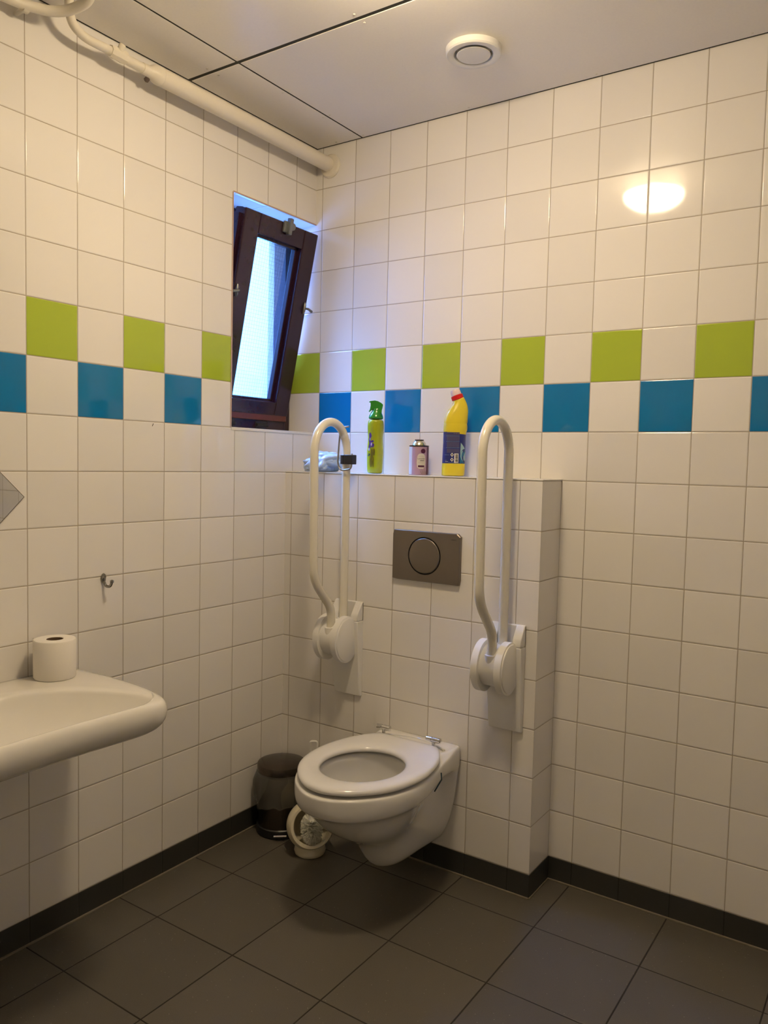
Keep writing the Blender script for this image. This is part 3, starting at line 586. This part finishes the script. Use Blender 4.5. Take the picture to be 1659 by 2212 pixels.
for i in range(2200):
    t = random.random(); a = random.uniform(0, 2*PI); x_, y_, z_ = frame(ha)
    el = random.uniform(-0.9, 0.75)
    d = (x_*math.cos(a)+y_*math.sin(a))*math.cos(el*1.1)+z_*math.sin(el*1.1)*(1 if el > -0.9 else 1)
    s0 = hb+ha*(0.004+0.022*el); L = 0.037*(0.88+0.16*random.random()); e = s0+d*L+Vector((random.uniform(-1, 1), random.uniform(-1, 1), random.uniform(-1, 1)))*0.0025
    p_, q_, _ = frame(d); wv = 0.0008; n0 = len(BV)
    BV += [s0+p_*wv, s0-p_*wv*.5+q_*wv*.87, s0-p_*wv*.5-q_*wv*.87, e+p_*wv, e-p_*wv*.5+q_*wv*.87, e-p_*wv*.5-q_*wv*.87]
    BF += [(n0, n0+1, n0+4, n0+3), (n0+1, n0+2, n0+5, n0+4), (n0+2, n0, n0+3, n0+5), (n0+3, n0+4, n0+5)]
obj('bristles', (BV, BF), M_bris, tb, smooth=False)
obj('brush_core', lathe([(-0.020, 0.003), (-0.015, 0.008), (0.0, 0.011), (0.018, 0.010), (0.028, 0.005)], hb, ha, 20), M_bris, tb)

# ------------------------------------------------------------------ bottles on the ledge
SH = 1.2797; YAW = math.atan2(0.5615, 0.8272)
def loc_fn(c):
    cs, sn = math.cos(YAW), math.sin(YAW)
    return lambda x, y, z: (c[0]+x*cs-y*sn, c[1]+x*sn+y*cs, c[2]+z)
def srings(T, secs, n=40, e=2.0):
    """secs: (z, half width, half depth, x offset[, tilt])"""
    out = []
    for s in secs:
        z, a, b, ox = s[:4]; ti = s[4] if len(s) > 4 else 0.0; r = []
        for k in range(n):
            c, s_ = math.cos(2*PI*k/n), math.sin(2*PI*k/n)
            x = a*math.copysign(abs(c)**(2/e), c); y = b*math.copysign(abs(s_)**(2/e), s_)
            r.append(T(ox+x*math.cos(ti), y, z+x*math.sin(ti)))
        out.append(r)
    return out
# green spray bottle
c = (0.334, -0.060, SH); T = loc_fn(c)
sp_ = thing('spray_bottle', 'lime green spray bottle with a green trigger cap on the tiled ledge', 'spray bottle', c)
prof = [(0.0, .0235), (0.003, .0262), (0.02, .0275), (.05, .0285), (.078, .0295), (.10, .0275), (.125, .0256), (.148, .0283), (.168, .0288), (.182, .0272), (.1885, .0250)]
def rad(z):
    for (za, ra), (zb, rb_) in zip(prof, prof[1:]):
        if za <= z <= zb: return ra+(rb_-ra)*(z-za)/(zb-za)
    return .025
sbody = obj('bottle_body', loft(srings(T, [(z, r, r*.92, 0) for z, r in prof])), M_lime, sp_, sub=1)
obj('trigger_neck', loft(srings(T, [(.1875, .0262, .0245, 0), (.195, .0258, .024, 0), (.204, .0235, .021, 0), (.212, .0185, .0165, .001), (.220, .0150, .0135, .002), (.232, .0160, .013, .004)])), M_green, sp_, sub=1)
tq = [(200, 295), (212, 286), (232, 274), (330, 262), (400, 276), (470, 312), (515, 350), (512, 375), (500, 430), (488, 480), (490, 530), (310, 530), (300, 500), (302, 455), (288, 452), (262, 478), (222, 510), (202, 516), (198, 506), (216, 480), (228, 440), (238, 370), (236, 318), (228, 306), (203, 305)]
TQ = [((a-362)/6367, 0.254-(b-262)/6367*1.0) for a, b in tq]
hv, hf = prism(TQ, lambda a, b, t: T(a, t*(0.55+0.45*min(1, max(0, (a+0.026)/0.03))), b), -0.0125, 0.0125)
obj('trigger_head', (hv, hf), M_green, sp_, bevel=0.0015, seg=2)
def cyl_decal(name, polys, m, parent, T, rf, lift=0.0006):
    V, F = [], []
    for poly in polys:
        n0 = len(V); V += [T(math.sin(x/rf(z))*(rf(z)+lift), -math.cos(x/rf(z))*(rf(z)+lift)*.93-0.0005, z) for x, z in poly]; F.append(tuple(range(n0, len(V))))
    return obj(name, (V, F), m, parent, smooth=False)
def blob(cx, cz, rx, rz, k=14, jag=0.25, seed=0):
    rnd = random.Random(seed); return [(cx+rx*math.cos(2*PI*i/k)*(1-jag*rnd.random()), cz+rz*math.sin(2*PI*i/k)*(1-jag*rnd.random())) for i in range(k)]
fl = cyl_decal('flower_print', [blob(-.020, .132, .0065, .011, seed=1), blob(-.022, .117, .006, .010, seed=2), blob(-.018, .106, .007, .010, seed=3), blob(-.010, .098, .007, .009, seed=4), blob(-.0215, .094, .006, .008, seed=5), blob(-.010, .112, .005, .004, seed=8)], M_purp, sbody, T, rad)
cyl_decal('petal_print', [blob(-.014, .102, .0035, .007, seed=6), blob(-.024, .084, .004, .006, seed=7), blob(-.020, .119, .0015, .006, seed=9)], M_lil, sbody, T, lambda z: rad(z)+0.0006)
cyl_decal('leaf_print', [blob(-.022, .066, .005, .004, seed=11), blob(-.026, .062, .006, .002, seed=12)], M_leafd, sbody, T, lambda z: rad(z)+0.0008)
cyl_decal('plant_print', [blob(-.012, .066, .006, .022, seed=13), blob(-.014, .040, .006, .022, seed=14), blob(-.006, .040, .003, .022, seed=15), blob(-.004, .075, .004, .014, seed=16)], M_brn, sbody, T, rad)
# lavender refill can
c = (0.5185, -0.066, SH); T = loc_fn(c)
cn = thing('air_freshener_can', 'short mauve air freshener can with a silver dome on the tiled ledge', 'can', c)
cbody = obj('can_body', lathe([(0.0, .0310), (0.001, .0325), (0.094, .0322), (0.096, .0315)], c, n=56), M_mauve, cn)
obj('can_rim', join(lathe([(0.0945, .0310), (0.0955, .0335), (0.0985, .0335), (0.0995, .0300)], c, n=56), lathe([(0.115, .0135), (0.116, .0155), (0.1185, .0155), (0.1185, .0125), (0.114, .012)], c, n=40)), M_steeld, cn)
obj('can_dome', lathe([(0.097, .0300), (0.098, .0245), (0.103, .0232), (0.109, .0205), (0.114, .0165), (0.1155, .014), (0.1155, 0)], c, n=48), M_silver, cn)
rc = lambda z: 0.0324
TC = T
def cdec(name, polys, m, lift=0.0004):
    V, F = [], []
    for poly in polys:
        n0 = len(V); R = 0.0324+lift; V += [TC(math.sin(x/0.0324)*R, -math.cos(x/0.0324)*R, z) for x, z in poly]; F.append(tuple(range(n0, len(V))))
    return obj(name, (V, F), m, cbody, smooth=False)
def strip(x0, x1, za, zb, n=8):
    return [[(x0+(x1-x0)*i/n, za), (x0+(x1-x0)*(i+1)/n, za), (x0+(x1-x0)*(i+1)/n, zb), (x0+(x1-x0)*i/n, zb)] for i in range(n)]
cdec('silver_panel', strip(-.049, -.0265, .002, .094), M_silv2)
cdec('dark_panel', strip(.0275, .048, .002, .094), M_plum)
lab = []
for i in range(24):                             # rounded cream label, cut in upright slices so it follows the can
    x0 = -.0085+.030*i/24; x1 = -.0085+.030*(i+1)/24
    def hh(x): t = max(-1, min(1, (x-.0065)/.015)); return (1-abs(t)**3)**(1/3)
    def seg_(x): k = hh(x); return .042-.021*k-.0035*0, .042+.033*k*0.9
    a0, b0_ = seg_(x0); a1, b1_ = seg_(x1); lab.append([(x0, a0), (x1, a1), (x1, b1_), (x0, b0_)])
cdec('cream_label', lab, M_cream)
cdec('round_mark', [blob(.0125, .080, .0085, .008, 20, 0.03, 3)], M_plum, 0.0009)
cdec('label_band', strip(-.004, .0175, .026, .0325, 6), M_plum, 0.0009)
cdec('label_rule', strip(-.005, .018, .0405, .0409, 6), M_brn, 0.0009); cdec('label_rule', strip(-.004, .017, .0625, .0628, 6), M_brn, 0.0009)
tv, tf = text_vf('Lavender', 0.0068)
obj('label_word', ([TC(math.sin((x+.0068)/.0324)*.0335, -math.cos((x+.0068)/.0324)*.0335, .0545+y) for x, y, z in tv], tf), M_ink, cbody, smooth=False)
cdec('script_line', [blob(.004+.0028*i, .0475+.0006*(i % 2), .0017, .0011, 8, 0.2, i) for i in range(5)], M_ink, 0.0009)
cdec('sprig_print', [[(.008+.0045*i+.000, .004), (.0095+.0045*i, .004), (.0065+.0050*i-.006, .022+.003*(i % 2))] for i in range(5)], M_brn, 0.0012)
# yellow bleach bottle
c = (0.6555, -0.0705, SH); T = loc_fn(c); E_ = 3.2
bl = thing('bleach_bottle', 'tall yellow bleach bottle with a red collar and navy label on the tiled ledge', 'bottle', c)
o_ = 0.0
obj('bottle_body', loft(srings(T, [(0, .0350, .0270, -.002), (.002, .0372, .0290, -.002), (.020, .0376, .0295, -.0015), (.038, .0378, .0295, -.001), (.0405, .0366, .0285, -.001), (.092, .0366, .0282, 0), (.1435, .0362, .0282, 0), (.146, .0385, .0300, .0015), (.158, .0392, .0303, .0022),
    (.168, .0380, .0295, .002), (.1715, .0372, .0287, .002), (.1745, .0386, .0297, .0025), (.186, .0382, .0290, .003), (.200, .0366, .027, .0055), (.214, .0330, .0245, .0095), (.226, .0280, .022, .0120, .1), (.237, .0225, .0195, .0130, .22), (.248, .0190, .0175, .0100, .34), (.254, .0180, .017, .0085, .36)], 44, 2.6)), M_yel, bl, sub=1)
nlab = obj('navy_label', loft(srings(T, [(.0412, .0372, .0289, -.001), (.092, .0372, .0286, 0), (.1430, .0368, .0286, 0)], 44, 2.6), False, False), M_navy, bl)
ax = Vector((-math.sin(.36), 0, math.cos(.36)))
def tl(p): return T(*p)
def tilt_lathe(prof, base, n=32):
    rs = []
    for t, r in prof:
        rs.append([tl((base[0]+ax.x*t+r*math.cos(2*PI*k/n)*math.cos(.36), r*math.sin(2*PI*k/n), base[1]+ax.z*t+r*math.cos(2*PI*k/n)*math.sin(.36))) for k in range(n)])
    return loft(rs)
obj('red_collar', tilt_lathe([(0, .0185), (.001, .0200), (.013, .0196), (.0145, .018)], (.0080, .2495)), M_red, bl)
obj('cap', tilt_lathe([(0, .0165), (.010, .0160), (.0135, .0155), (.018, .0135), (.0185, .0)], (.0028, .2635)), M_clear, bl)
def sf(x, z, lift):
    a, b = .0370, .0287; t = min(.999, abs((x)/a)); return T(x, -b*(1-t**2.6)**(1/2.6)-lift, z)
def bdec(name, polys, m, lift=0.0005): 
    V, F = [], []
    for poly in polys:
        n0 = len(V); V += [sf(x, z, lift) for x, z in poly]; F.append(tuple(range(n0, len(V))))
    return obj(name, (V, F), m, nlab, smooth=False)
pz_ = lambda y: (2080-y)/6905; pxx = lambda x: (x-572)/6905
def R4(x0, x1, y0, y1, n=6): return [[(pxx(x0+(x1-x0)*i/n), pz_(y1)), (pxx(x0+(x1-x0)*(i+1)/n), pz_(y1)), (pxx(x0+(x1-x0)*(i+1)/n), pz_(y0)), (pxx(x0+(x1-x0)*i/n), pz_(y0))] for i in range(n)]
for a_, b_ in ((1100, 1128), (1138, 1168), (1190, 1290), (1318, 1432), (1470, 1560)): bdec('text_block', R4(345, 670, a_, b_), M_navyl)
for q_ in ((335, 672, 1178, 1183), (335, 672, 1303, 1308), (335, 672, 1445, 1450), (340, 450, 1605, 1609), (340, 395, 1722, 1727), (430, 560, 1776, 1780)): bdec('label_rule', R4(*q_), M_lblue, 0.0009)
bdec('label_diamond', [[(pxx(472), pz_(cy)), (pxx(510), pz_(cy-46)), (pxx(548), pz_(cy)), (pxx(510), pz_(cy+46))] for cy in (1602, 1712)], M_white, 0.0010)
bdec('diamond_mark', [[(pxx(492), pz_(cy)), (pxx(510), pz_(cy-22)), (pxx(528), pz_(cy)), (pxx(510), pz_(cy+22))] for cy in (1602, 1712)], M_ink, 0.0014)
bdec('barcode_panel', R4(560, 655, 1572, 1782, 3), M_white, 0.0010)
bars = []; yy = 1592
rnd = random.Random(5)
while yy < 1765: h_ = rnd.choice((4, 7, 12)); bars += R4(585, 642, yy, yy+h_, 2); yy += h_+rnd.choice((5, 8))
bdec('barcode_bars', bars, M_ink, 0.0014)
bdec('swirl_teal', [[(pxx(x), pz_(y)) for x, y in q] for q in ([(700, 1560), (730, 1500), (775, 1460), (806, 1440), (800, 1560), (775, 1600), (745, 1650)], [(685, 1600), (720, 1560), (735, 1640), (745, 1700), (770, 1755), (790, 1800), (690, 1800)])], M_teal)
bdec('swirl_pale', [[(pxx(x), pz_(y)) for x, y in q] for q in ([(700, 1330), (735, 1370), (775, 1420), (796, 1460), (750, 1480), (715, 1530), (690, 1590)], [(700, 1580), (720, 1530), (760, 1500), (735, 1560), (725, 1620), (735, 1690), (760, 1745), (720, 1700), (700, 1640)], [(765, 1640), (790, 1580), (812, 1530), (812, 1700), (790, 1740), (770, 1700)])], M_lblue, 0.0010)
tv, tf = text_vf('1 litre', 0.0060)
obj('label_word', ([sf(x+pxx(375), y+pz_(1755), 0.0010) for x, y, z in tv], tf), M_white, nlab, smooth=False)

# crumpled pale blue packet hanging over the ledge
bm = bmesh.new(); bmesh.ops.create_icosphere(bm, subdivisions=5, radius=1.0)
pc = Vector((0.140, -0.108, SH))
V = []
for v_ in bm.verts:
    p = v_.co.copy(); q = Vector((p.x, p.y, p.z))
    r = 1+0.62*(abs(noise.noise(q*1.3+Vector((3, 1, 7))))-0.2)+0.20*(abs(noise.noise(q*2.7+Vector((1, 5, 2))))-0.15)
    px_, py_, pz2 = p.x*r*0.078, p.y*r*0.046, p.z*r*0.040
    pz2 += 0.032+0.010*p.x
    if pz2 < 0.0012: pz2 = 0.0012
    # corner drooping over the edge
    X_ = pc.x+px_; Y_ = pc.y+py_; Z_ = pc.z+pz2
    k = max(0, min(1, (-0.153-Y_)/0.012)); 
    if Y_ < -0.154 and abs(X_-0.135) < 0.03: Z_ -= 0.030*(1-abs(X_-0.135)/0.03)*max(0, 1-(pz2/0.03))
    V.append((X_, Y_, Z_))
F = [tuple(l.index for l in fc.verts) for fc in bm.faces]; bm.free()
pk = obj('plastic_packet', (V, F), M_bag, org=(pc.x, pc.y, pc.z)); tag(pk, 'crumpled pale blue plastic packet on the ledge behind the left grab rail', 'packet')
